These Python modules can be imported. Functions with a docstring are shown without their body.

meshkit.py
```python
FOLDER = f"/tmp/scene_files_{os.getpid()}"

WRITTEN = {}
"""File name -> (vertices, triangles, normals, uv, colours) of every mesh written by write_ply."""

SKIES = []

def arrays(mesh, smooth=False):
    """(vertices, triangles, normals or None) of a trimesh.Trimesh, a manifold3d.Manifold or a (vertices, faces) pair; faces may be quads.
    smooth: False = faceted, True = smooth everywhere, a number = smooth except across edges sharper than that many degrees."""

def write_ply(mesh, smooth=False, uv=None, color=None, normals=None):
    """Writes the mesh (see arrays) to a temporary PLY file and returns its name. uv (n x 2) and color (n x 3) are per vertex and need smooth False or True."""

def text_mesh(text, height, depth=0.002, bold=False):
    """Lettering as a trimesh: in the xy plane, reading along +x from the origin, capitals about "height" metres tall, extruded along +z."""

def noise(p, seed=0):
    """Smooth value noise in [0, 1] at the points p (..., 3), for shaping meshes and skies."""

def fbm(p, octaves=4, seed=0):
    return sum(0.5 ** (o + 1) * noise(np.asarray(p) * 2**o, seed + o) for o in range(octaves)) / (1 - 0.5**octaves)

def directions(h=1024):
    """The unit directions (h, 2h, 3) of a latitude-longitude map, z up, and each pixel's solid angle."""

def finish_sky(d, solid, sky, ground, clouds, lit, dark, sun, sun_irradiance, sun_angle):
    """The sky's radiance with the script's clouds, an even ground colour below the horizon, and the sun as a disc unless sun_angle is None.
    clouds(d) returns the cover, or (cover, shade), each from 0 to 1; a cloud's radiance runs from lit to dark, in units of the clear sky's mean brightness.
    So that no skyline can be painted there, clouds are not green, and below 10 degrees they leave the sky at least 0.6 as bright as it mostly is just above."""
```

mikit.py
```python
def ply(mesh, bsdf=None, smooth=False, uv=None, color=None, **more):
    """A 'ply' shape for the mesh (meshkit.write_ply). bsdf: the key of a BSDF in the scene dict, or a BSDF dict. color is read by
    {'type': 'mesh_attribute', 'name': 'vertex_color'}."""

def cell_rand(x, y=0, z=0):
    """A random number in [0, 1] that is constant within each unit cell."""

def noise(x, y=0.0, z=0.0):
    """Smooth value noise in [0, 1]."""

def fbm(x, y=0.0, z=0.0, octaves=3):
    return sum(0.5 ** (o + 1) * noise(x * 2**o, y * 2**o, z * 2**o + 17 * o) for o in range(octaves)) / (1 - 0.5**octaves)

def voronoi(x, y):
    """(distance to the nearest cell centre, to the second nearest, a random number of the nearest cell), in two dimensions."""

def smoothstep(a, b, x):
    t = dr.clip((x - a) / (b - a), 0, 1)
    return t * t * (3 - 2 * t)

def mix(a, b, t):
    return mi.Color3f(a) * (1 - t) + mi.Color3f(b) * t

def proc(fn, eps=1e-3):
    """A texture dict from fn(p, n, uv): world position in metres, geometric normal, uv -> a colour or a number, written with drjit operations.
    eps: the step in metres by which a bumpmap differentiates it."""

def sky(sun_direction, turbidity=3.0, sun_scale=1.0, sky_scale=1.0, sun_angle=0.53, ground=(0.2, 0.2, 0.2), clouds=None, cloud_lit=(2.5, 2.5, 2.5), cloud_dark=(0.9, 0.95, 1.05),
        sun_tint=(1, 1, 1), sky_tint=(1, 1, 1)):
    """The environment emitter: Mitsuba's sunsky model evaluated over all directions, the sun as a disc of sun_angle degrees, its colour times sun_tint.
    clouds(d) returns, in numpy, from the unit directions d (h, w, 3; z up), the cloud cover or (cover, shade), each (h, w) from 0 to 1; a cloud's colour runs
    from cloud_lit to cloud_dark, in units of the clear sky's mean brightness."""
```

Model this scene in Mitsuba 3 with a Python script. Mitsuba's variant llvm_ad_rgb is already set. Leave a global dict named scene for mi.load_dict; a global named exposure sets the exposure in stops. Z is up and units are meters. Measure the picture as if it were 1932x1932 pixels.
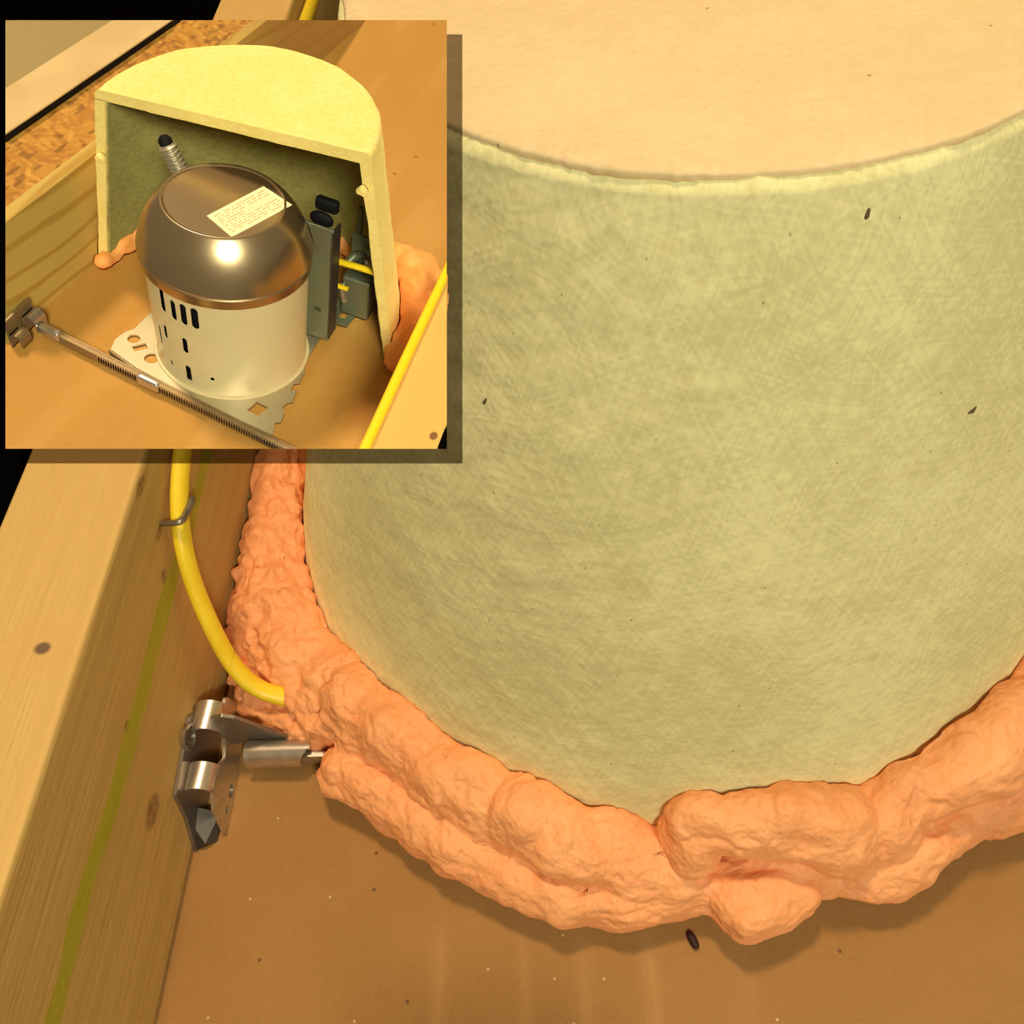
import math, numpy as np, trimesh, manifold3d as m3, mitsuba as mi, mikit, meshkit
import drjit as dr
from shapely.geometry import Polygon, Point, box as sbox
from mikit import noise, fbm, smoothstep, mix, cell_rand
T = mi.ScalarTransform4f
scene, labels = {'type': 'scene'}, {}

# ---------------------------------------------------------------- camera, lights, exposure
EYE = np.array([0.0, 0.0, 0.296])
RIGHT = np.array([0.9962, 0.0181, -0.0854]); DOWN = np.array([-0.0346, -0.8165, -0.5764]); FWD = np.array([-0.0802, 0.5771, -0.8127])
scene['camera'] = {'type': 'perspective', 'fov': math.degrees(2 * math.atan(966 / 1700)), 'fov_axis': 'x', 'near_clip': 0.01, 'far_clip': 50.0,
                   'to_world': T().look_at(origin=EYE.tolist(), target=(EYE + FWD).tolist(), up=(-DOWN).tolist())}
exposure = 0.0
KEY, FILL, AMB = 162.0, 95.0, 0.17
scene['ambient_fill'] = {'type': 'constant', 'radiance': {'type': 'rgb', 'value': [AMB, AMB * .82, AMB * .55]}}  # even ambient fill, added in place of bounced light
scene['added_key_bulb'] = {'type': 'sphere', 'center': [-0.10, 0.50, 1.30], 'radius': 0.080,
                           'emitter': {'type': 'area', 'radiance': {'type': 'rgb', 'value': [KEY, KEY * .74, KEY * .46]}}}  # added key lamp, placed for how it lights foam and cover
scene['added_fill_bulb'] = {'type': 'sphere', 'center': [0.13, -0.25, 0.50], 'radius': 0.045,
                           'emitter': {'type': 'area', 'radiance': {'type': 'rgb', 'value': [FILL, FILL * .98, FILL * .76]}}}  # added fill lamp to brighten the cover side, no source seen there
for k, l in (('added_key_bulb', 'added warm key lamp overhead behind the large felt cover'), ('added_fill_bulb', 'added white fill lamp behind the viewer')):
    labels[k] = {'label': l, 'category': 'added_lamp'}

# ---------------------------------------------------------------- helpers
rng = np.random.default_rng(7)


def man(t):
    return m3.Manifold(m3.Mesh(np.asarray(t.vertices, np.float32), np.asarray(t.faces, np.uint32)))


def tri(m):
    q = m.to_mesh()
    return trimesh.Trimesh(q.vert_properties[:, :3].astype(float), q.tri_verts, process=True)


def add(key, mesh, bsdf, smooth=False, label=None, cat=None, group=None, kind=None, uv=None):
    k, n = key, 0
    while k in scene:
        n += 1
        k = f'{key}_{n:03d}'
    if isinstance(mesh, m3.Manifold):
        mesh = tri(mesh)
    scene[k] = mikit.ply(mesh, bsdf, smooth=smooth, uv=uv)
    d = {a: b for a, b in (('label', label), ('category', cat), ('group', group), ('kind', kind)) if b}
    if d:
        labels[k] = d
    return k


def name(key, label, cat, group=None):
    labels[key] = {'label': label, 'category': cat, **({'group': group} if group else {})}


def box(x0, x1, y0, y1, z0, z1):
    return m3.Manifold.cube([x1 - x0, y1 - y0, z1 - z0]).translate([x0, y0, z0])


def rbox(x0, x1, y0, y1, z0, z1, r, n=12):
    s = m3.Manifold.sphere(r, n)
    return m3.Manifold.batch_hull([s.translate([a, b, c]) for a in (x0 + r, x1 - r) for b in (y0 + r, y1 - r) for c in (z0 + r, z1 - r)])


def prism(pts, z0, z1):
    """extrude a shapely polygon or list of points along z"""
    p = pts if isinstance(pts, Polygon) else Polygon(pts)
    cs = m3.CrossSection([np.asarray(p.exterior.coords)[:-1]] + [np.asarray(i.coords)[:-1] for i in p.interiors], m3.FillRule.EvenOdd)
    return m3.Manifold.extrude(cs, z1 - z0).translate([0, 0, z0])


def chain(pts, n=20):
    """hulls of consecutive spheres (x, y, z, r), joined"""
    s = [m3.Manifold.sphere(p[3], n).translate(list(p[:3])) for p in pts]
    return m3.Manifold.batch_boolean([m3.Manifold.batch_hull([a, b]) for a, b in zip(s[:-1], s[1:])], m3.OpType.Add)


def smooth_path(P, n):
    from scipy.interpolate import CubicSpline
    P = np.asarray(P, float)
    t = np.r_[0, np.cumsum(np.linalg.norm(np.diff(P, axis=0), axis=1))]
    return CubicSpline(t, P)(np.linspace(0, t[-1], n))


def tube(P, ru, rv, up, n=90, m=16, caps=True):
    """oval tube along a smooth path; ru across, rv along 'up'"""
    Q = smooth_path(P, n) if n else np.asarray(P, float)
    d = np.gradient(Q, axis=0); d /= np.linalg.norm(d, axis=1, keepdims=True)
    up = np.broadcast_to(np.asarray(up, float), Q.shape)
    a = np.cross(d, up); a /= np.linalg.norm(a, axis=1, keepdims=True); b = np.cross(a, d)
    th = np.linspace(0, 2 * np.pi, m, endpoint=False)
    ru, rv = np.broadcast_to(ru, len(Q)), np.broadcast_to(rv, len(Q))
    V = Q[:, None] + ru[:, None, None] * np.cos(th)[None, :, None] * a[:, None] + rv[:, None, None] * np.sin(th)[None, :, None] * b[:, None]
    F = []
    for i in range(len(Q) - 1):
        for j in range(m):
            k = (j + 1) % m
            F += [[i * m + j, i * m + k, (i + 1) * m + k], [i * m + j, (i + 1) * m + k, (i + 1) * m + j]]
    V = np.vstack([V.reshape(-1, 3), Q[:1], Q[-1:]])
    for j in range(m):
        k = (j + 1) % m
        F += [[len(V) - 2, k, j], [len(V) - 1, (len(Q) - 1) * m + j, (len(Q) - 1) * m + k]]
    t = trimesh.Trimesh(V, F, process=False)
    if t.volume < 0:
        t.invert()
    return t


def lathe(prof, n=96, sweep=None):
    """closed solid of revolution about z from (r, z) points, bottom to top, first and last on the axis"""
    return trimesh.creation.revolve(np.asarray(prof, float), sections=n)


def displace(t, fn):
    t = t.copy()
    n = np.array(t.vertex_normals)
    t.vertices = np.asarray(t.vertices) + n * fn(np.asarray(t.vertices))[:, None]
    return t


# ---------------------------------------------------------------- materials
def stuff(fn, rough=0.85, spec=0.3, bump=None, bscale=0.001, eps=4e-4, **kw):
    col = mikit.proc(fn) if callable(fn) else {'type': 'rgb', 'value': list(fn)}
    b = {'type': 'principled', 'base_color': col, 'roughness': rough, 'specular': spec, **kw}
    if bump:
        b = {'type': 'bumpmap', 'arbitrary': mikit.proc(bump, eps=eps), 'scale': bscale, 'bsdf': b}
    return {'type': 'twosided', 'bsdf': b}


# placement of the inset picture's small model: local metres (of the real fixture) -> world
S = 0.064
RW = np.array([[0.92818, 0.24831, 0.27717], [-0.2665, 0.96339, 0.02936], [-0.25973, -0.10112, 0.96037]])
TW = np.array([-0.43522, 0.82155, -0.77626]) * S + EYE
M4 = np.eye(4); M4[:3, :3] = RW * S; M4[:3, 3] = TW


def loc(p):
    q = [(p.x - TW[0]) / S, (p.y - TW[1]) / S, (p.z - TW[2]) / S]
    return [sum(float(RW[r, c]) * q[r] for r in range(3)) for c in range(3)]


def spots(x, y, f, lim, size):
    """sparse round specks in two dimensions"""
    a, b, w = mikit.voronoi(x * f, y * f)
    return dr.select((a < size) & (w > lim), mi.Float(1), mi.Float(0))


def kraft(p, n, uv):
    m = fbm(p.x * 40, p.y * 40, 0, 3)
    g = noise(p.x * 1500, p.y * 1500, 3)
    c = mix((.295, .148, .042), (.375, .192, .060), m * .7 + g * .3)
    wob = (noise(p.y * 60, 5) - .5) * .003
    st = mi.Float(0)
    for x0, w0, s0 in ((-.049, .0025, .8), (-.0235, .002, .7), (-.006, .0028, .8), (.0135, .003, .9), (.04, .004, .4)):
        st = dr.maximum(st, s0 * dr.exp(-dr.square((p.x + wob - x0) / w0)))
    st = st * smoothstep(.062, .045, p.y) * (.5 + .5 * noise(p.x * 900, p.y * 90))
    c = mix(c, (.60, .34, .14), .32 * st)
    c = mix(c, (.7, .55, .35), spots(p.x, p.y, 85, .93, .035) * .6)
    return mix(c, (.07, .03, .02), spots(p.x + .3, p.y, 70, .90, .04) * .65)


def felt_pattern(u, v, q):
    """fibres in several directions; u, v in metres"""
    f = mi.Float(0)
    for k, (a, L, W) in enumerate(((.35, 150, 1300), (1.2, 170, 1500), (2.2, 140, 1300), (2.9, 170, 1600))):
        x, y = u * math.cos(a) + v * math.sin(a), -u * math.sin(a) + v * math.cos(a)
        w = noise(x * 60, y * 60, 3 * k) * .004
        f = f + noise(x * L * q, (y + w) * W * q, 7.0 * k + 1)
    return f * .25


CX, CY, R0, R1, CH = 0.033, 0.2197, 0.1489, 0.0846, 0.2006


def cone_uv(p):
    return dr.atan2(p.y - CY, p.x - CX) * .115, p.z


def felt_side(p, n, uv):
    u, v = cone_uv(p)
    f = felt_pattern(u, v, 1.0)
    m = fbm(u * 28, v * 28, 0, 3)
    c = mix((.64, .575, .275), (.85, .785, .415), smoothstep(.22, .80, f * .62 + m * .38))
    return mix(c, (.25, .20, .09), spots(u, v, 75, .80, .022) * .6)


def felt_top(p, n, uv):
    f = felt_pattern(p.x, p.y, 1.0)
    m = fbm(p.x * 30, p.y * 30, 0, 3)
    c = mix((.70, .525, .275), (.82, .63, .36), smoothstep(.2, .8, f * .5 + m * .5))  # peach tint of the warm overhead light is put into this colour
    return mix(c, (.22, .13, .08), spots(p.x, p.y, 70, .86, .025) * .6)


def felt_bump_s(p, n, uv):
    u, v = cone_uv(p)
    return felt_pattern(u, v, 1.0)


def felt_bump_t(p, n, uv):
    return felt_pattern(p.x, p.y, 1.0)


scene['kraft_paper'] = stuff(kraft, .8, .25, lambda p, n, uv: fbm(p.x * 900, p.y * 900, 0, 2), .0002)
scene['felt_side'] = stuff(felt_side, .95, .1, felt_bump_s, .00020)
scene['felt_top'] = stuff(felt_top, .95, .1, felt_bump_t, .0002)
scene['felt_dark'] = stuff((.12, .085, .04), .9, .1)


def foam_col(p, n, uv):
    m = fbm(p.x * 90, p.y * 90, p.z * 90, 3)
    g = noise(p.x * 900, p.y * 900, p.z * 900)
    c = mix((.80, .310, .112), (.92, .42, .178), m)
    return mix(c, (.97, .55, .30), smoothstep(.82, .95, g) * .35)


scene['foam'] = stuff(foam_col, .55, .35, lambda p, n, uv: fbm(p.x * 700, p.y * 700, p.z * 700, 3), .0008)
XJ, HJ, WJ = -0.1316, 0.0944, 0.038


def pine(p, n, uv):
    warp = fbm(p.y * 7, p.z * 50, p.x * 50, 3)
    x, z = p.x - XJ, p.z
    rings = dr.sin((z * 1.0 + x * .6 + warp * .020 + p.y * .02) * 620) * .5 + .5
    fine = noise(p.y * 30, z * 1500, x * 1500)
    t = rings * .16 + fine * .25 + fbm(p.y * 12, z * 60, x * 60, 2) * .4
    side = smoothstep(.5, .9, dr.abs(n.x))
    base = mix(mix((.66, .41, .125), (.74, .48, .165), t), mix((.40, .250, .072), (.56, .365, .118), t), side)  # side tones darker than the top: shade put into the wood colour
    # knots and scars
    kn = mi.Float(0)
    for (y0, z0, a, b, tilt) in ((.0805, .035, .0065, .0045, 0), (.1600, .0915, .0050, .0020, 0), (.1446, .0649, .003, .0022, 0), (.0961, .0621, .0025, .0018, 0), (.155, .0745, .005, .0016, 0), (.118, .024, .0018, .0012, 0)):
        dy, dz = p.y - y0 + (warp - .5) * .004, z - z0
        d = dr.sqrt(dr.square(dy / a) + dr.square(dz / b))
        kn = dr.maximum(kn, smoothstep(1.05, .55, d) * (.45 + .55 * noise(dy * 700, dz * 900, 2)))
    base = mix(base, (.16, .065, .03), kn * side * .8)
    dt = dr.sqrt(dr.square(p.y - .1047) + dr.square((p.x + .1425) * .8))
    base = mix(base, (.20, .11, .06), smoothstep(.0024, .0012, dt) * (1 - side))
    base = mix(base, (.70, .40, .12), smoothstep(.012, .003, dt) * (1 - smoothstep(.0024, .0012, dt)) * (1 - side) * .4)
    # green marker line drawn along the side
    wz = .0598 + (noise(p.y * 40, 3) - .5) * .0026
    ww = .0034 + (noise(p.y * 90, 8) - .5) * .0012
    gl = smoothstep(ww + .0011, ww - .0004, dr.abs(z - wz)) * side * (.66 + .34 * noise(p.y * 160, z * 500))
    gl = gl * dr.select((x > -.001) & (p.y < .30), mi.Float(1), mi.Float(0))
    return mix(base, (.31, .315, .005), gl * .92)


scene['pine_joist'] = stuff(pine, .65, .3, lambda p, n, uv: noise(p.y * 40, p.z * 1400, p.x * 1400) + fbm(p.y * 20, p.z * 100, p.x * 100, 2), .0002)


def cable_col(p, n, uv):
    s = noise(p.x * 400, p.y * 120, p.z * 120)
    c = mix((.80, .56, .020), (.88, .66, .030), noise(p.y * 60, p.z * 60, 1))
    return mix(c, (.30, .24, .05), smoothstep(.90, 1.0, s) * .5)


scene['yellow_jacket'] = stuff(cable_col, .4, .45)
scene['galvanised'] = {'type': 'twosided', 'bsdf': {'type': 'principled', 'base_color': mikit.proc(lambda p, n, uv: mix((.52, .47, .40), (.72, .67, .58), fbm(p.x * 500, p.y * 500, p.z * 500, 2))), 'metallic': .9, 'roughness': .33}}
scene['dark_steel'] = {'type': 'twosided', 'bsdf': {'type': 'principled', 'base_color': {'type': 'rgb', 'value': [.30, .26, .22]}, 'metallic': .8, 'roughness': .35}}
scene['tip_steel'] = {'type': 'twosided', 'bsdf': {'type': 'principled', 'base_color': {'type': 'rgb', 'value': [.10, .085, .07]}, 'metallic': .8, 'roughness': .5}}
scene['shade_black'] = stuff((.0025, .002, .002), 1.0, 0.0)  # near-black colour that paints in unlit darkness
scene['pellet_brown'] = stuff((.035, .012, .010), .6, .3)

# ---------------------------------------------------------------- the setting
scene_key = add('floor', box(XJ - .06, .9, -.25, .432, -.0127, 0), 'kraft_paper', label='brown paper face of the drywall ceiling under the foam ring', kind='structure')
add('wall_attic', box(-3, 3, -1.2, 4.0, -.16, -.14) + box(-3, 3, 4.0, 4.02, -.16, 2.0), 'shade_black', label='black attic space beside the left joist, its darkness painted in', kind='structure')

jp = sbox(XJ - WJ, .0010, XJ, HJ).buffer(-.0022).buffer(.0022, 6)
j = trimesh.creation.extrude_polygon(jp, 1.6, engine='earcut')
j.apply_transform([[1, 0, 0, 0], [0, 0, 1, -.35], [0, 1, 0, 0], [0, 0, 0, 1]]); j.invert() if j.volume < 0 else None
j = tri(man(j).refine_to_length(.03))
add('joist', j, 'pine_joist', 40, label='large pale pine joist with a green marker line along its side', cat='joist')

# ---------------------------------------------------------------- big felt cover: upside-down bucket of pressed fibre
TH = .011
k = (R1 - R0) / CH
nz, nt = 150, 420


def cone_shell():
    zs = np.linspace(0, CH - .0035, nz)
    prof = [(R0 + k * z, z) for z in zs]
    a = np.linspace(0, 1, 8)[1:]
    c = R1 - .0035
    prof += [(c + (R1 + k * -.0035 - c + .0) * math.cos(t * math.pi / 2), CH - .0035 + .0035 * math.sin(t * math.pi / 2)) for t in a]
    prof += [(R1 - TH, CH)]
    prof += [(R0 + k * z - TH, z) for z in np.linspace(CH - .006, 0, 20)]
    prof = np.array(prof)
    th = np.linspace(0, 2 * np.pi, nt, endpoint=False)
    m = len(prof)
    V = np.stack([CX + prof[:, 0][None] * np.cos(th)[:, None], CY + prof[:, 0][None] * np.sin(th)[:, None], np.broadcast_to(prof[:, 1], (nt, m))], -1)
    i, jn = np.meshgrid(np.arange(nt), np.arange(m), indexing='ij')
    A = i * m + jn; B = ((i + 1) % nt) * m + jn; C = ((i + 1) % nt) * m + (jn + 1) % m; D = i * m + (jn + 1) % m
    F = np.concatenate([np.stack([A, B, C], -1).reshape(-1, 3), np.stack([A, C, D], -1).reshape(-1, 3)])
    t = trimesh.Trimesh(V.reshape(-1, 3), F, process=False)
    if t.volume < 0:
        t.invert()
    return t


def felt_lumps(v):
    return (meshkit.fbm(v * 22, 3, 3) - .5) * .0016 + (meshkit.fbm(v * 130, 3, 5) - .5) * .0008


sh = displace(cone_shell(), felt_lumps)
add('insulation_cover__side_wall', sh, 'felt_side', True)
# the flat end: a disc whose fuzzy edge overhangs the wall a little
th = np.linspace(0, 2 * np.pi, 720, endpoint=False)
ragged = (meshkit.fbm(np.stack([np.cos(th) * 9, np.sin(th) * 9, th * 0], -1), 4, 9) - .5) * .0020 + (meshkit.noise(np.stack([np.cos(th) * 60, np.sin(th) * 60, th * 0], -1), 4) - .5) * .0005
rings = [(.0, 1.0), (.25, 1), (.5, 1), (.75, 1), (.9, 1), (.97, 1)]
V, F = [[CX, CY, CH + .0012]], []
prof = [(R1 * f, CH + .0012) for f in (.15, .3, .45, .6, .75, .87, .95)] + [(R1 - .0030, CH + .0011), (R1 - .0016, CH + .0008), (R1 - .0009, CH + .0002), (R1 - .0012, CH - .0010), (R1 - .0030, CH - .0030), (R1 - TH - .002, CH - .008)]
for q, (r, z) in enumerate(prof):
    rr = r + ragged * (1 if 6 < q < 11 else 0)
    V += np.stack([CX + rr * np.cos(th), CY + rr * np.sin(th), np.full_like(th, z) + (ragged * .3 if 6 < q < 11 else 0)], -1).tolist()
V.append([CX, CY, CH - .008])
n = len(th)
for q in range(n):
    F.append([0, 1 + q, 1 + (q + 1) % n])
    for r in range(len(prof) - 1):
        a, b = 1 + r * n + q, 1 + r * n + (q + 1) % n
        F += [[a, a + n, b + n], [a, b + n, b]]
    e = 1 + (len(prof) - 1) * n
    F.append([len(V) - 1, e + (q + 1) % n, e + q])
td = trimesh.Trimesh(V, F, process=False)
td.invert() if td.volume < 0 else None
td = displace(td, lambda v: (meshkit.fbm(v * 40, 3, 6) - .5) * .0010)
add('insulation_cover__top_panel', td, 'felt_top', True)
for q, (px, a) in enumerate((((-.021, .1343, .1492), .4), ((.0826, .1299, .1444), 1.2), ((.0509, .1344, .1926), .2))):
    c = np.array(px); o = np.array([c[0] - CX, c[1] - CY, .0]); o /= np.linalg.norm(o)
    s = np.array([-o[1], o[0], 0]) * math.sin(a) + np.array([0, 0, 1]) * math.cos(a)
    f = chain([(*(c - s * .0010 - o * .0001), .00022), (*(c + o * .0003), .0004), (*(c + s * .0012), .0002)], 10)
    add('insulation_cover__fleck', f, 'felt_dark', 40)
name('insulation_cover', 'large green-grey felt fibre cover shaped as an upturned bucket, sealed by orange foam', 'insulation cover')

# ---------------------------------------------------------------- foam ring sealing the cover to the drywall
U = [(-0.133, 0.262, 0.0090, 0.0135), (-0.129, 0.241, 0.0088, 0.0138), (-0.1253, 0.2129, 0.009, 0.0142), (-0.1204, 0.1866, 0.0094, 0.0155), (-0.1155, 0.1668, 0.0104, 0.0173), (-0.1064, 0.1488, 0.0112, 0.0176), (-0.0932, 0.1343, 0.0125, 0.0156), (-0.0741, 0.1171, 0.0212, 0.0131), (-0.0562, 0.1034, 0.0236, 0.0127), (-0.0407, 0.0927, 0.0234, 0.0124), (-0.0226, 0.0832, 0.0226, 0.013), (-0.0054, 0.0763, 0.0198, 0.0127), (0.0102, 0.0713, 0.0149, 0.0127), (0.0243, 0.0691, 0.0114, 0.0119)]
U2 = [(0.0268, 0.0735, 0.0225, 0.0095), (0.0325, 0.0762, 0.0338, 0.0098), (0.0437, 0.0772, 0.0337, 0.0102), (0.0627, 0.0776, 0.0294, 0.0121), (0.0784, 0.0756, 0.0124, 0.0111)]
U3 = [(0.0812, 0.0809, 0.0228, 0.0112), (0.0913, 0.0867, 0.0285, 0.0115), (0.1039, 0.0933, 0.0316, 0.013), (0.118, 0.1012, 0.0312, 0.0148), (0.1351, 0.1127, 0.0268, 0.0161), (0.1628, 0.1341, 0.0134, 0.0174), (0.1850, 0.1732, 0.011, 0.0183), (.194, .225, .011, .018)]
LO = [(-0.0862, 0.0995, 0.0049, 0.0060), (-0.0819, 0.102, 0.0083, 0.0089), (-0.0692, 0.0936, 0.0075, 0.0095), (-0.0545, 0.0857, 0.0078, 0.0100), (-0.0421, 0.0781, 0.0081, 0.0108), (-0.0287, 0.0703, 0.0075, 0.0098), (-0.0156, 0.0658, 0.0070, 0.0089), (-0.0029, 0.062, 0.0068, 0.0088), (0.0114, 0.0614, 0.006, 0.0079), (0.0273, 0.0642, 0.0065, 0.0087), (0.0434, 0.0690, 0.0075, 0.0096)]
LR = [(0.0434, 0.0690, 0.0071, 0.0096), (0.0593, 0.0711, 0.0081, 0.0095), (0.0749, 0.0702, 0.0075, 0.0091), (0.0858, 0.0727, 0.0083, 0.0111), (0.1, 0.0818, 0.009, 0.0118), (0.1149, 0.09, 0.0082, 0.0106), (0.1247, 0.0928, 0.0091, 0.0122), (0.1408, 0.1019, 0.011, 0.0148), (0.161, 0.1153, 0.0113, 0.0151), (.185, .145, .011, .015)]
LL = [(-0.1416, 0.2295, 0.006, 0.0077), (-0.1376, 0.2025, 0.0058, 0.0074), (-0.1324, 0.1771, 0.0063, 0.0077), (-0.1257, 0.1538, 0.0063, 0.0079), (-0.1176, 0.1339, 0.0075, 0.0095), (-0.1063, 0.123, 0.0068, 0.0083), (-0.094, 0.1178, 0.0068, 0.0091)]
KN = [(0.0385, 0.0640, 0.0080, 0.0085), (0.0430, 0.0610, 0.0080, 0.0098), (0.0500, 0.0610, 0.0085, 0.0106), (0.0565, 0.0635, 0.0080, 0.0085)]
BK = [(CX + (R0 + .012) * math.cos(t), CY + (R0 + .012) * math.sin(t), .009, .0145 + .003 * math.sin(5 * t)) for t in np.linspace(.05, 2.85, 26)]


def lift(P, dz):
    return [(x * (EYE[2] - z - dz) / (EYE[2] - z), y * (EYE[2] - z - dz) / (EYE[2] - z), z + dz, q) for x, y, z, q in P]


LO, LR, KN = lift(LO, .0045), lift(LR, .0045), lift(KN, .005)


def bead(P, step, jit, seed):
    Q = smooth_path(P, max(4, int(sum(np.linalg.norm(np.diff(np.array(P)[:, :3], axis=0), axis=1)) / step)))
    g = np.random.default_rng(seed)
    Q[:, :3] += g.normal(0, jit, (len(Q), 3)); Q[:, 3] *= 1 + g.normal(0, .045, len(Q))
    return chain(Q)


fm = m3.Manifold.batch_boolean([bead(U, .0060, .0014, 1), bead(U2, .007, .0004, 2), bead(U3, .008, .0006, 3), bead(LO, .006, .0005, 4), bead(LR, .007, .0006, 5), bead(LL, .006, .0014, 6), bead(KN, .006, .0002, 8), bead([(-.0990, .1245, .0170, .0066), (-.0950, .1225, .0165, .0080), (-.0900, .1190, .0160, .0090), (-.0860, .1180, .0160, .0095)], .003, .0002, 12), bead(BK, .012, .001, 9)], m3.OpType.Add)
fm = fm ^ box(XJ + .0003, .6, -.2, .431, -.02, .2)
cone = man(trimesh.creation.revolve([(0, -.03), (R0 + .0004 - k * .03, -.03), (R1 + .0004, CH), (0, CH)], sections=128)).translate([CX, CY, 0])
fm = fm - cone
ft = tri(fm.refine_to_length(.0024))
ft = trimesh.smoothing.filter_taubin(ft, iterations=6)
ft = tri(man(ft).refine_to_length(.0013))
trimesh.repair.fix_normals(ft)


def crumbs(v):
    left = np.clip((-.06 - v[:, 0]) / .07, 0, 1)
    big = (meshkit.fbm(v * 75, 2, 1) - .5) * .0056
    mid = (meshkit.fbm(v * 210, 2, 2) - .5) * (.0016 + .0018 * left)
    rid = -np.clip(.10 - np.abs(meshkit.noise(v * 95, 5) - .5), 0, 1) * (.006 + .009 * left)
    pit = -np.clip(meshkit.noise(v * 330, 7) - .72, 0, 1) * (.003 + .006 * left)
    pop = np.clip(meshkit.noise(v * 150, 11) - .60, 0, 1) * (.0015 + .0085 * left) + np.clip(meshkit.noise(v * 300, 12) - .62, 0, 1) * (.0008 + .004 * left)
    return big + mid + rid + pit + pop


ft = displace(ft, crumbs)
ft = trimesh.smoothing.filter_taubin(ft, iterations=2)
vv = np.array(ft.vertices); vv[:, 2] = np.maximum(vv[:, 2], .0002); vv[:, 0] = np.maximum(vv[:, 0], XJ + .0002); ft.vertices = vv
add('foam_bead', ft, 'foam', True, label='thick lumpy orange expanding foam bead around the foot of the large cover', cat='foam')

# dark pellet lying on the paper
add('pellet', chain([(.0270, .0530, .0011, .0011), (.0274, .0520, .0013, .0013), (.0282, .0502, .0012, .0012)], 16), 'pellet_brown', True, label='small dark brown pellet lying on the paper below the orange foam', cat='pellet')
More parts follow.
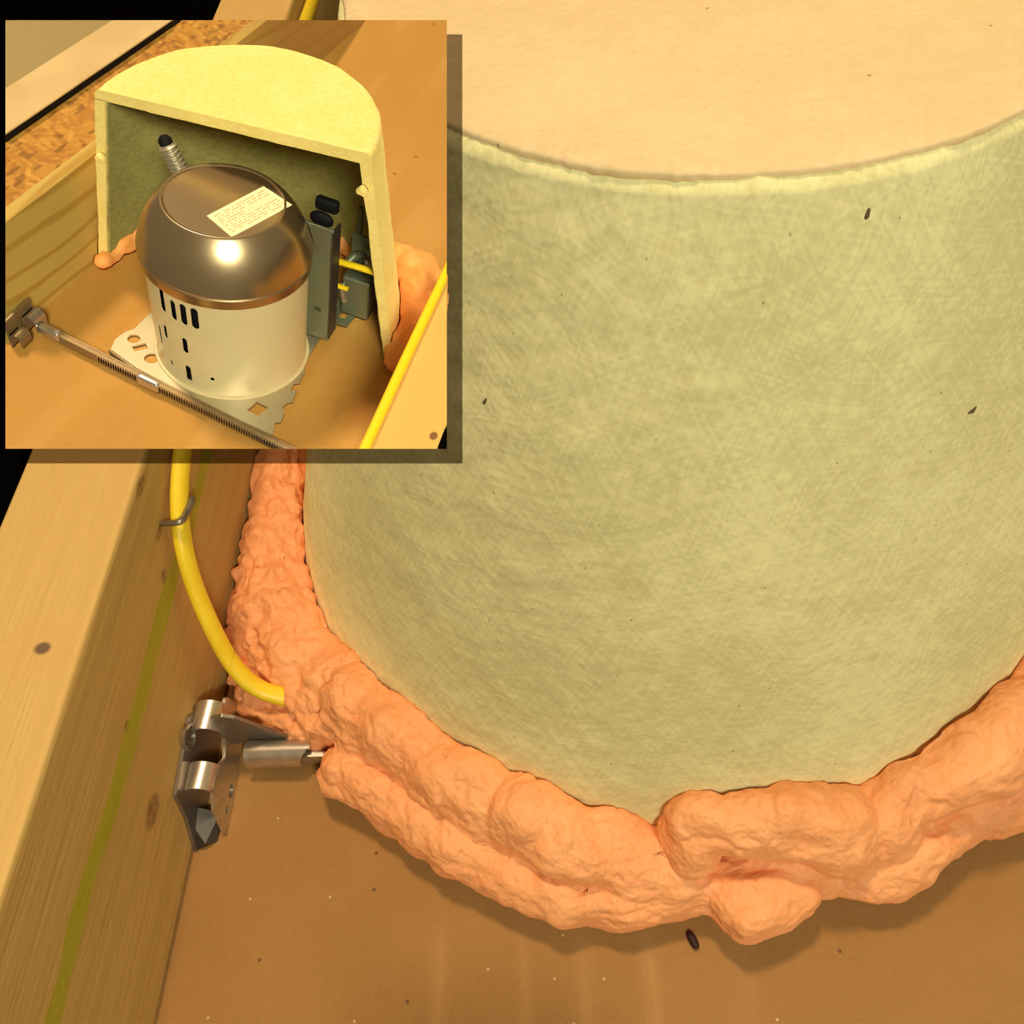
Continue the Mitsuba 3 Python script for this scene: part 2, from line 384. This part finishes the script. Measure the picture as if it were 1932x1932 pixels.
# ---------------------------------------------------------------- yellow cable and its staple
CB = [(-.1276, .62, .082), (-.1276, .4712, .0841), (-.1276, .4494, .0849), (-.1276, .3238, .0897), (-.1276, .2422, .0893), (-.1276, .1809, .0816), (-.1276, .1662, .0758), (-.1266, .1559, .07), (-.1256, .1462, .057), (-.1226, .1376, .0443), (-.1196, .1316, .0332), (-.1156, .1273, .0265), (-.1106, .1250, .021), (-.1016, .1240, .0172), (-.094, .1265, .0085)]
add('cable', tube(CB, .0034, .0026, (1, 0, .15), 160, 20), 'yellow_jacket', True, label='thick yellow electrical cable running down the joist into the orange foam', cat='cable')
ST = np.array([(XJ - .001, .1574, .0743), (-.1262, .1556, .0772), (-.1243, .1557, .0776), (-.1240, .1601, .0757), (-.1242, .1668, .0740), (-.1262, .1690, .0722), (XJ - .001, .1785, .0607)])
add('staple', tube(ST, .0012, .0009, (.3, .3, 1), 60, 10), 'dark_steel', True, label='bent steel staple holding the yellow cable to the joist side', cat='staple')

# ---------------------------------------------------------------- hanger bar end bracket
def plate(pts, x0, x1):
    """outline in (y, z), thickness along x"""
    p = pts if isinstance(pts, Polygon) else Polygon(pts)
    m = prism(p, x0, x1)                       # x=y, y=z, z=x
    return m.transform(np.array([[0, 0, 1, 0], [1, 0, 0, 0], [0, 1, 0, 0]], float))


def strap(y0, y1, r, t, cx, cz, a0=0, a1=180, drop=.0):
    """half ring about an axis along y, standing on legs"""
    a = np.radians(np.linspace(a0, a1, 20))
    o = [(cx + r * math.cos(q), cz + r * math.sin(q)) for q in a]
    i = [(cx + (r - t) * math.cos(q), cz + (r - t) * math.sin(q)) for q in a[::-1]]
    if drop:
        o = [(o[0][0], o[0][1] - drop)] + o + [(o[-1][0], o[-1][1] - drop)]
        i = [(i[0][0], i[0][1] - drop)] + i + [(i[-1][0], i[-1][1] - drop)]
    m = prism(Polygon(o + i), y0, y1)         # x=x, y=z, z=y
    return m.transform(np.array([[1, 0, 0, 0], [0, 0, 1, 0], [0, 1, 0, 0]], float))


HB = 'hanger_bar'
foot = Polygon([(.0785, .0004), (.0815, .0060), (.0855, .0130), (.089, .0240), (.1130, .0270), (.1190, .0200), (.1190, .0010), (.1060, .0004), (.0900, .0002)]).buffer(.0008)
add(HB + '__foot_plate', plate(foot, XJ + .0001, XJ + .0013), 'dark_steel', 30)
cheek = Polygon([(.0845, .0020), (.0880, .0130), (.0935, .0178), (.1000, .0165), (.1040, .0120), (.1090, .0150), (.1150, .0215), (.1210, .0220), (.1225, .0140), (.1200, .0050), (.1080, .0030), (.0960, .0005), (.0890, .0005)]).buffer(.0012)
cheek = cheek.difference(Point(.0965, .0040).buffer(.0022)).difference(Point(.0900, .0042).buffer(.0011))
add(HB + '__cheek_plate', plate(cheek, XJ + .0088, XJ + .0100), 'galvanised', 30)
add(HB + '__loop', strap(.1095, .1195, .0052, .0009, XJ + .0050, .0215, drop=.010), 'galvanised', 40)
add(HB + '__loop', strap(.0915, .1005, .0052, .0009, XJ + .0050, .0165, drop=.008), 'galvanised', 40)
rg = m3.Manifold.cylinder(.0010, .0046, circular_segments=32) - m3.Manifold.cylinder(.0030, .0036, circular_segments=32).translate([0, 0, -.001])
add(HB + '__ring', rg.rotate([0, 90, 0]).translate([XJ + .0010, .1070, .0255]), 'dark_steel', 30)
tip = m3.Manifold.hull_points(np.array([(XJ + .0008, .0780, .0004), (XJ + .0072, .0810, .0004), (XJ + .0080, .0895, .0004), (XJ + .0008, .0900, .0004), (XJ + .0008, .0840, .0060), (XJ + .0082, .0890, .0050), (XJ + .0012, .0900, .0075), (XJ + .0045, .0795, .0030)]))
add(HB + '__nail_point', tip, 'tip_steel')
gus = Polygon([(XJ + a, b) for a, b in ((.009, .0275), (.0125, .0290), (.0160, .0275), (.0290, .0100), (.034, .0090), (.034, .004), (.020, .004), (.013, .010), (.009, .006))]).buffer(.0008)
g = prism(gus, .1120, .1132).transform(np.array([[1, 0, 0, 0], [0, 0, 1, 0], [0, 1, 0, 0]], float))
add(HB + '__gusset', g, 'dark_steel', 30)


def xprof(pts, x0, x1):
    return plate(Polygon(pts), x0, x1)


tb = strap(0, 1, .0046, .0008, 0, 0).scale([1, 1, 1])
a = np.radians(np.linspace(-25, 205, 26)); cy_, cz_ = .1080, .0074
o = [(cy_ + .0046 * math.cos(q), cz_ + .0052 * math.sin(q)) for q in a]; i_ = [(cy_ + .0038 * math.cos(q), cz_ + .0044 * math.sin(q)) for q in a[::-1]]
sl = xprof(o + i_, XJ + .0150, XJ + .0375)
sl = sl - prism([(XJ + .0325, .1010), (XJ + .06, .1010), (XJ + .06, .1095), (XJ + .0365, .1075)], -.01, .03)
add(HB + '__sleeve', sl, 'galvanised', 40)
add(HB + '__bar', xprof([(.1060, .0030), (.1170, .0030), (.1170, .0108), (.1158, .0114), (.1146, .0108), (.1146, .0050), (.1078, .0050), (.1078, .0094), (.1060, .0094)], XJ + .0270, XJ + .0680), 'galvanised')
name(HB, 'galvanised hanger bar end with looped bracket at the foot of the large joist', 'hanger bar')

# ================================================================ inset picture: a small model of the fixture, cut to a rectangle
CLIPS = np.array([(-.1626, -.0685, .3822), (.2067, .0387, .4585), (.3343, -.2418, .235), (-.035, -.349, .1587), (-.907, .8156, -.204), (-.0669, 1.0594, -.0305), (.2234, .4212, -.5389), (-.6167, .1774, -.7125)])
CUT = m3.Manifold.hull_points(CLIPS)


def small(key, mesh, bsdf, smooth=False, cut=False, uv=None, **kw):
    if cut:
        mesh = (mesh if isinstance(mesh, m3.Manifold) else man(mesh)) ^ CUT
    t = tri(mesh) if isinstance(mesh, m3.Manifold) else mesh.copy()
    t.apply_transform(M4)
    return add(key, t, bsdf, smooth, uv=uv, **kw)


def s_floor(p, n, uv):
    x, y, z = loc(p)
    m = fbm(x * 9, y * 4, 0, 3)
    g = noise(x * 350, y * 350, 2)
    c = mix((.40, .195, .034), (.50, .25, .050), m * .8 + g * .2)
    c = mix(c, (.62, .36, .11), smoothstep(.62, .80, noise(x * 26, y * 3, 5)) * .22)
    return mix(c, (.12, .05, .02), spots(x, y, 18, .86, .05) * .6)


def s_pine(p, n, uv):
    x, y, z = loc(p)
    w = fbm(y * 2.2, z * 9, x * 9, 3)
    r = dr.sin((z + x * .8 + w * .085 + y * .05) * 190) * .5 + .5
    t = smoothstep(.75, 1.0, r) * .75 + noise(y * 12, z * 300, x * 300) * .2
    return mix(mix((.52, .355, .085), (.40, .22, .035), t), (.34, .17, .04), smoothstep(.35, .6, y) * .8)  # far end browned and flattened: shade near the cover painted in


def s_pine2(p, n, uv):
    x, y, z = loc(p)
    w = fbm(y * 3, z * 9, x * 9, 3)
    c = mix((.66, .37, .085), (.71, .42, .105), w)
    d = dr.sqrt(dr.square((x - .3025) / 1.0) + dr.square((y + .150) / 1.4))
    c = mix(c, (.20, .09, .03), smoothstep(.0052, .003, d))
    d2 = dr.sqrt(dr.square((x - .275)) + dr.square((y - .02) / 1.4))
    return mix(c, (.66, .30, .06), smoothstep(.03, .005, d2) * (.4 + .3 * dr.sin(d2 * 900)))


def s_felt(p, n, uv):
    x, y, z = loc(p)
    f = noise(x * 260, y * 260, z * 260) * .5 + fbm(x * 40, y * 40, z * 40, 3) * .5
    return mix((.80, .610, .175), (.88, .69, .235), smoothstep(.2, .8, f))


def s_felt_shaded(p, n, uv):
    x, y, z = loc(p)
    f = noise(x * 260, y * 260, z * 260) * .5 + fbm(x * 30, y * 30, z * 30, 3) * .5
    return mix((.27, .245, .070), (.36, .32, .10), smoothstep(.2, .8, f))  # darker copy of the felt, interior shade put into the colour


def s_osb(p, n, uv):
    x, y, z = loc(p)
    c = mi.Color3f(.47, .215, .030)
    for q, a in enumerate((.2, 1.1, 2.0, 2.7)):
        u, v = x * math.cos(a) + y * math.sin(a), -x * math.sin(a) + y * math.cos(a)
        w = noise(u * 14, v * 14, q) * .02
        i = cell_rand(dr.floor(u * 40 + q), dr.floor((v + w) * 190), q)
        c = mix(c, mix((.58, .31, .052), (.30, .11, .014), cell_rand(dr.floor(u * 40 + q), dr.floor((v + w) * 190), q + 9)), dr.select(i > .66, mi.Float(.55), mi.Float(0)))
    g = noise(x * 170, y * 75, 4)
    return mix(c, (.10, .035, .008), smoothstep(.66, .85, g) * .5)


def s_sheet(p, n, uv):
    x, y, z = loc(p)
    a = noise(x * 260, y * 14, z * 30)
    c = mix((.29, .205, .075), (.345, .25, .10), fbm(x * 8, y * 8, z * 8, 2))
    return mix(c, (.50, .40, .20), smoothstep(.86, .95, a) * .35)


def s_strip(p, n, uv):
    x, y, z = loc(p)
    return mix((.50, .335, .135), (.66, .47, .22), fbm(x * 14, y * 14, z * 14, 3))


scene['inset_paper'] = stuff(s_floor, .75, .3)
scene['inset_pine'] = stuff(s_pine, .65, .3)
scene['inset_pine_top'] = stuff(s_pine2, .65, .3)
scene['inset_felt'] = stuff(s_felt, .95, .1)
scene['inset_felt_shaded'] = stuff(s_felt_shaded, .95, .1)
scene['inset_strand'] = stuff(s_osb, .7, .3)
scene['inset_sheet'] = stuff(s_sheet, .7, .3)
scene['inset_strip'] = stuff(s_strip, .6, .35)
scene['inset_foam'] = stuff(lambda p, n, uv: mix((.84, .31, .06), (.95, .43, .13), fbm(p.x * 900, p.y * 900, p.z * 900, 3)), .6, .3)
scene['inset_yellow'] = stuff((.86, .60, .012), .4, .45)
scene['white_enamel'] = stuff(lambda p, n, uv: mix((.58, .46, .235), (.63, .505, .27), fbm(p.x * 300, p.y * 300, p.z * 300, 2)), .32, .5, clearcoat=.3)
scene['spun_steel'] = {'type': 'twosided', 'bsdf': {'type': 'principled', 'base_color': {'type': 'rgb', 'value': [.62, .45, .25]}, 'metallic': .95, 'roughness': .27}}
scene['zinc'] = {'type': 'twosided', 'bsdf': {'type': 'principled', 'base_color': {'type': 'rgb', 'value': [.56, .50, .34]}, 'metallic': .75, 'roughness': .36}}
scene['shaded_zinc'] = {'type': 'twosided', 'bsdf': {'type': 'principled', 'base_color': {'type': 'rgb', 'value': [.25, .28, .18]}, 'metallic': .7, 'roughness': .36}}  # shaded copy of zinc for the box, shade put into the colour
scene['bar_steel'] = {'type': 'twosided', 'bsdf': {'type': 'principled', 'base_color': {'type': 'rgb', 'value': [.30, .215, .11]}, 'metallic': .7, 'roughness': .42}}
scene['black_rubber_and_shade'] = stuff((.004, .004, .004), .7, .2)  # black of the rubber parts, also paints shade in gaps


def s_label(p, n, uv):
    u, v = uv.x, uv.y
    row = dr.floor(v * 11)
    f = v * 11 - row
    word = cell_rand(dr.floor(u * 30 + row * 3.7), row, 2)
    ink = dr.select((f > .3) & (f < .72) & (word > .25) & (u > .06) & (u < .94) & (v > .07) & (v < .93), mi.Float(1), mi.Float(0))
    ink = ink * dr.select((row > 4) & (row < 7) & (u > .42), mi.Float(.2), mi.Float(1))
    return mix((.80, .72, .42), (.52, .32, .12), ink * .75)


scene['paper_label'] = stuff(s_label, .5, .4)

IN = ' in the inset picture'
A1, D1, JW1, A2, D2, JW2, JH = .0543, -.2247, .0127, -.0586, .2351, .0669, .1402


def along(x0, x1, z0, z1, ang, off, y0=-.6, y1=2.0):
    m = box(x0, x1, y0, y1, z0, z1)
    return m.rotate([0, 0, -math.degrees(ang)]).translate([off, 0, 0])


# ceiling paper, cut to the rectangle; an added black base under it paints in the dark
small('drywall_panel', (box(-1.2, .2351 + .03, -.7, 1.6, -.009, 0) ^ CUT), 'inset_paper', kind='structure', label='orange-brown drywall paper around the can light' + IN)
small('inset_shadow_backing__base', box(-1.3, .9, -.8, 1.7, -.022, -.0092), 'shade_black', cut=True)
# left joist with a light edge strip; right joist
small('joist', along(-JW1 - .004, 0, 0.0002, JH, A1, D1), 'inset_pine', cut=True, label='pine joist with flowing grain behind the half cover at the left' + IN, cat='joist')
small('joist', along(0, JW2 - .0005, .0002, JH, A2, D2).refine_to_length(.08), 'inset_pine_top', cut=True, label='bright pine joist in the lower right corner' + IN, cat='joist')
# strand board, pale strip, grey sheet beyond the left joist
small('strand_board', along(-.110, -JW1 - .0045, JH - .030, JH - .002, A1, D1), 'inset_strand', cut=True, label='orange oriented strand board beyond the left joist' + IN, cat='board')
small('metal_strip', along(-.148, -.0905, JH + .0085, JH + .0105, A1, D1), 'inset_strip', cut=True, label='long pale dented strip between strand board and grey sheet' + IN, cat='strip')
small('grey_sheet', along(-.75, -.1482, JH - .006, JH + .0075, A1, D1), 'inset_sheet', cut=True, label='brownish grey streaked sheet in the upper left corner' + IN, cat='sheet')

small('metal_strip__gap_shade', along(-.146, -.0925, JH - .0015, JH + .0083, A1, D1), 'black_rubber_and_shade', cut=True)  # solid black bar painting in the shade under the strip

small('inset_shadow_backing__gap_shade', along(JW2 + .0002, .30, -.005, JH - .004, A2, D2), 'shade_black', cut=True)  # added black block over the joist side, stands in for darkness

# half of a felt cover
HX, HY, HR0, HR1, HH, HT = -.0162, .0661, .2055, .1577, .2707, .0095


def lean(v):
    """the cut cover stands a little askew: its flat end slopes"""
    f = v[:, 2] / HH
    w = v.copy()
    w[:, 0] += f * (-.0209 + .0162); w[:, 1] += f * (.0611 - .0661)
    w[:, 2] = f * (HH + .116 * v[:, 0] + .0694 * v[:, 1])
    return w


def half(t):
    t = tri(t.refine_to_length(.010))
    t.vertices = lean(np.array(t.vertices)) + [HX, HY, 0]
    return displace(t, lambda v: (meshkit.fbm(v * 45, 3, 3) - .5) * .0030)


solid = man(lathe([(0, 0), (HR0, 0), (HR1 + .002, HH - .004), (HR1 - .003, HH), (0, HH)], 96))
hollow = man(lathe([(0, -.01), (HR0 - HT, -.01), (HR1 - HT, HH - .013), (0, HH - .013)], 96))
front = box(-.5, .5, 0, .5, -.1, .5)
wall = (solid - hollow) ^ front
lid = wall ^ box(-.5, .5, -.1, .5, HH - .013, .6)
wall = wall ^ box(-.5, .5, -.1, .5, -.1, HH - .013)
shaded_skin = (man(lathe([(0, -.01), (HR0 - HT, -.01), (HR1 - HT, HH - .0132), (0, HH - .0132)], 96)) - man(lathe([(0, -.02), (HR0 - HT - .001, -.02), (HR1 - HT - .001, HH - .0142), (0, HH - .0142)], 96))) ^ box(-.5, .5, .003, .5, 0, .5)
HC = 'insulation_cover_001'
small(HC + '__side_wall', half(wall), 'inset_felt', 35)
small(HC + '__top_panel', half(lid), 'inset_felt', 35)
small(HC + '__shaded_skin', half(shaded_skin), 'inset_felt_shaded', 35)  # thin added inner skin that carries the shaded felt colour
for c in ((.1335, .058, .243, .006), (-.186, .060, .165, .006)):
    q = displace(trimesh.creation.icosphere(3, c[3]), lambda v: (meshkit.fbm(v * 120, 2, 2) - .5) * .006)
    q.apply_translation(c[:3])
    small(HC + '__felt_tuft', q, 'inset_felt', True)
name(HC, 'cut-open half of a yellow felt cover behind the can light' + IN, 'insulation cover')


def s_foam(P, seed, jit=.002):
    g = np.random.default_rng(seed)
    P = np.array(P, float); P[:, :3] += g.normal(0, jit, (len(P), 3)); P[:, 3] *= 1 + g.normal(0, .08, len(P))
    m = (chain(P, 14) ^ box(-.5, D2 - .001, -.5, 1, .0005, .5) ^ CUT)
    t = trimesh.smoothing.filter_taubin(tri(m.refine_to_length(.008)), iterations=3)
    return displace(t, lambda v: (meshkit.fbm(v * 90, 2, seed) - .5) * .010)


arc = [(HX + (HR0 + .006 + .022 * math.exp(-((t - .55) / .35) ** 2)) * math.cos(t), HY + (HR0 + .006 + .022 * math.exp(-((t - .55) / .35) ** 2)) * math.sin(t), .012 + .03 * math.exp(-((t - .45) / .4) ** 2), .016 + .017 * math.exp(-((t - .5) / .4) ** 2)) for t in np.linspace(-.02, 1.7, 22)]
small('foam_bead', s_foam(arc, 3), 'inset_foam', True, label='orange foam bead along the right side of the half cover' + IN, cat='foam')
arc = [(HX + (HR0 - .014) * math.cos(t), HY + (HR0 - .014) * math.sin(t), .009, .0075 + .006 * min(1, (math.pi + .06 - t) / .4)) for t in np.linspace(math.pi + .06, .35, 40)]
small('foam_bead', s_foam(arc, 4), 'inset_foam', True, label='thin orange foam bead along the inner foot of the half cover' + IN, cat='foam')

# can light: mounting plate, can with slots, spun dome, label, conduit, junction box
RL = 'recessed_light'
out = [(-.1256, -.056), (-.122, -.040), (-.1155, -.030), (-.1135, .0042), (-.1055, .012), (-.098, .160), (.0867, .172), (.0865, .152), (.089, .020), (.0905, .006), (.096, -.002), (.097, -.022), (.092, -.026), (.0945, -.043), (.1005, -.037), (.103, -.055), (.0985, -.058), (.0955, -.070), (.102, -.074), (.1045, -.090), (.099, -.094), (.1062, -.1180), (.040, -.1110), (-.0788, -.0915), (-.120, -.078)]
pl = Polygon(out).buffer(.0012)
for h in (Point(-.1085, -.0455).buffer(.0075), Polygon([(-.104, -.058), (-.093, -.046), (-.086, -.052), (-.097, -.064)]), Polygon([(.063, -.092), (.079, -.094), (.083, -.076), (.067, -.074)]), Point(-.074, -.0655).buffer(.0085), Point(-.0865, .012).buffer(.004)):
    pl = pl.difference(h)
small(RL + '__mounting_plate', prism(pl, .0012, .0040), 'zinc', 20)
lip = chain([(-.119, -.079, .006, .0026), (-.0788, -.0925, .006, .0026), (.040, -.112, .006, .0026), (.1062, -.119, .006, .0026)], 10)
small(RL + '__plate_lip', lip, 'bar_steel', 40)
can = man(lathe([(0, .0042), (.0905, .0042), (.0893, .012), (.0905, .1535), (0, .1535)], 128)) - man(lathe([(0, .002), (.0895, .002), (.0883, .012), (.0893, .1575), (0, .1575)], 128))


def slot(ang, z0, z1, w):
    m = m3.Manifold.batch_hull([m3.Manifold.cylinder(.03, w / 2, circular_segments=16).rotate([0, 90, 0]).translate([.078, 0, z]) for z in (z0 + w / 2, z1 - w / 2)])
    return m.rotate([0, 0, ang])


SL = [(-114, .108, .1440, .0080), (-103.5, .1070, .1350, .0072), (-95, .1070, .1370, .0078), (-86.5, .1070, .1370, .0084), (-116, .0650, .0860, .0058), (-97, .0620, .0850, .0066), (-97, .0120, .0410, .0072), (-114, .0240, .0330, .0040), (-78, .0290, .0345, .0045), (-125, .045, .075, .006)]
for s_ in SL:
    can = can - slot(*s_)
small(RL + '__can_body', can, 'white_enamel', 25)
core = man(lathe([(0, .006), (.0805, .006), (.0815, .152), (0, .152)], 64))
small(RL + '__black_core', core, 'black_rubber_and_shade', 30)  # solid black core fills the can behind its slots
small(RL + '__can_foot', lathe([(0, .0040), (.0935, .0040), (.0930, .0056), (.0905, .0066), (0, .0066)], 96), 'white_enamel', 30)
dome = [(0, .1460), (.0940, .1460), (.0950, .1468), (.0952, .1580), (.0938, .1592), (.0945, .1604), (.0955, .1622), (.0950, .1640), (.0935, .1690), (.0915, .1760), (.0882, .1850), (.0838, .1945), (.0785, .2030), (.0732, .2098), (.0692, .2140), (.0672, .2162), (.0655, .2177), (.0640, .2180), (.0625, .2174), (.0612, .2164), (.0400, .2164), (0, .2164)]
small(RL + '__dome_cap', lathe(dome, 160), 'spun_steel', 35)
Q = np.array([(-.002, -.0339), (.0247, .0441), (.0648, .0301), (.0351, -.0523)])
V = np.vstack([np.c_[Q, np.full(4, .2176)], np.c_[Q, np.full(4, .2168)]])
lt = trimesh.Trimesh(V, [(0, 2, 1), (0, 3, 2), (4, 5, 6), (4, 6, 7), (0, 1, 5), (0, 5, 4), (1, 2, 6), (1, 6, 5), (2, 3, 7), (2, 7, 6), (3, 0, 4), (3, 4, 7)], process=False)
small(RL + '__label', lt, 'paper_label', False, uv=np.array([(0, 1), (1, 1), (1, 0), (0, 0)] * 2, float))
labels[RL + '__label'] = {'label': 'cream paper label with tiny unreadable print'}
# ribbed conduit stub behind the dome
c0, c1 = np.array([-.0680, .040, .190]), np.array([-.0862, .040, .2315])
n = 90
f = np.linspace(0, 1, n)
rr = .0092 + .0014 * np.sin(f * 2 * np.pi * 9)
small(RL + '__conduit', tube(c0 + (c1 - c0) * f[:, None], rr, rr, (0, 1, .2), 0, 20), 'zinc', True)
e = c1 + (c1 - c0) * .04
small(RL + '__conduit_end', chain([(*c1, .0078), (*e, .0078)], 16), 'black_rubber_and_shade', 40)
# junction box
bx = box(.108, .1095, .000, .080, .006, .176)
hull = [(.1000, -.010, .060), (.1000, .070, .020)]
up = Polygon([(.022, .005), (.168, .005), (.168, .060), (.170, .130), (.150, .142), (.085, .142), (.080, .120), (.020, .060)])
small(RL + '__box_side', rbox(.060, .106, .050, .0535, .016, .186, .0015) - box(.085, .094, .04, .06, .06, .066), 'shaded_zinc', 30)
small(RL + '__box_flange', box(.1035, .1065, .0500, .0720, .020, .182), 'tip_steel', 20)
small(RL + '__box_body', rbox(.0930, .132, .120, .185, .0045, .066, .004), 'shaded_zinc', 30)
small(RL + '__box_bracket', box(.0926, .128, .150, .153, .060, .112) - box(.1, .12, .14, .16, .070, .090), 'shaded_zinc', 20)
small(RL + '__box_bracket', box(.098, .142, .160, .163, .060, .098), 'galvanised', 20)
small(RL + '__box_clip', chain([(.098, .118, .088, .005), (.104, .13, .094, .006), (.112, .140, .093, .005)], 12), 'shaded_zinc', 40)
small(RL + '__box_clip', chain([(.122, .128, .094, .004), (.132, .135, .088, .004), (.150, .140, .080, .003)], 12), 'galvanised', 40)
small(RL + '__box_clip', chain([(.094, .118, .050, .006), (.098, .12, .030, .006)], 12), 'galvanised', 40)
small(RL + '__mounting_plate_tab', prism(Polygon([(.086, .095), (.112, .098), (.118, .150), (.086, .150)]).difference(Polygon([(.094, .108), (.104, .110), (.106, .124), (.096, .122)])), .0042, .0060), 'shaded_zinc', 20)
small(RL + '__box_post', box(.0925, .098, .166, .172, .040, .140), 'shaded_zinc', 20)
ko = m3.Manifold.sphere(.0125, 24).scale([1.25, 1.0, .9])
small(RL + '__cable_clamp', rbox(.066, .094, .088, .100, .1760, .1920, .004), 'black_rubber_and_shade', 40)
small(RL + '__cable_clamp', ko.scale([.95, .5, .9]).translate([.078, .083, .1705]), 'black_rubber_and_shade', 40)
name(RL, 'white slotted can light with brushed steel dome and label' + IN, 'recessed light')
small('cable', tube([(.0890, .090, .1118), (.103, .090, .1125), (.1203, .088, .1155), (.140, .088, .1165), (.160, .086, .1165)], .0052, .0040, (0, .3, 1), 50, 14), 'inset_yellow', True, label='short yellow cable entering the metal box beside the can light' + IN, cat='cable')
small('cable', tube([(.0860, .110, .0566), (.095, .110, .0566), (.106, .110, .0568)], .0040, .0032, (0, .3, 1), 30, 12), 'inset_yellow', True, label='stub of yellow cable under the metal box' + IN, cat='cable')
small('cable', man(tube([(.2497, -.32, .1450), (.2462, -.20, .1450), (.2392, -.065, .1455), (.2318, .1019, .1450), (.221, .28, .145)], .0056, .0046, (0, 0, 1), 90, 14)), 'inset_yellow', 40, cut=True, label='long yellow cable along the bright lower right joist' + IN, cat='cable')

# hanger bar of the can light
HB2 = 'hanger_bar_001'
b0, b1 = np.array([-.2050, -.0815]), np.array([.20, -.1402])
d = (b1 - b0) / np.linalg.norm(b1 - b0); L = np.linalg.norm(b1 - b0)
ang = math.degrees(math.atan2(d[1], d[0]))


def on_bar(m):
    return m.rotate([0, 0, ang]).translate([b0[0], b0[1], 0])


small(HB2 + '__bar', on_bar(box(0, L, -.0062, -.0012, .0055, .0165)), 'bar_steel', cut=True)
small(HB2 + '__rail', on_bar(box(.0, L, .0006, .0034, .0055, .0145)), 'bar_steel', cut=True)
teeth = m3.Manifold.batch_boolean([box(x, x + .0016, -.0078, -.0060, .0070, .0155) for x in np.arange(.085, L - .002, .0034)], m3.OpType.Add)
small(HB2 + '__thread', on_bar(teeth), 'bar_steel', cut=True)
labels[HB2 + '__thread'] = {'label': 'fine ribs along the bar', 'kind': 'stuff'}
small(HB2 + '__sleeve', on_bar(rbox(.0, .030, -.0085, .0030, .0055, .0195, .0035)), 'galvanised', 40)
small(HB2 + '__sleeve', on_bar(rbox(.140, .170, -.0095, .0010, .0035, .0185, .0035)), 'galvanised', 40)
small(HB2 + '__foot_plate', (box(-.2235, -.2205, -.118, -.070, .002, .040) - box(-.23, -.21, -.103, -.094, .012, .022)), 'bar_steel', cut=True)
small(HB2 + '__loop', strap(-.0915, -.072, .0085, .0020, -.2125, .0215, drop=.012), 'galvanised', 40, cut=True)
small(HB2 + '__loop', strap(-.1190, -.1010, .0075, .0020, -.2135, .0150, drop=.008), 'bar_steel', 40, cut=True)
name(HB2, 'long ribbed steel hanger bar in front of the can light' + IN, 'hanger bar')

# tinted sheet standing in for the drop shadow behind the little model, with its stand out on the joist
scene['drop_shadow_sheet'] = {'type': 'thindielectric', 'int_ior': 1.02, 'specular_transmittance': {'type': 'rgb', 'value': [.24, .22, .20]}}
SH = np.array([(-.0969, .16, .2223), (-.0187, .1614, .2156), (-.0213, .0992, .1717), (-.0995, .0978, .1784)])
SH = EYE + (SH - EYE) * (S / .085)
add('inset_shadow_backing__sheet', trimesh.Trimesh(SH, [(0, 2, 1), (0, 3, 2)], process=False), 'drop_shadow_sheet')
add('inset_shadow_backing__post', rbox(-.161, -.150, .060, .071, HJ, .240, .002), 'shade_black', 30)
add('inset_shadow_backing__arm', m3.Manifold.batch_hull([m3.Manifold.sphere(.0015, 12).translate(q) for q in ([-.1555, .0655, .237], (EYE + (np.array([-.0985, .129, .2003]) - EYE) * (S / .085)).tolist())]), 'shade_black', 30)
name('inset_shadow_backing', 'dark sheet standing in for the drop shadow right of and below the inset picture', 'backing sheet')
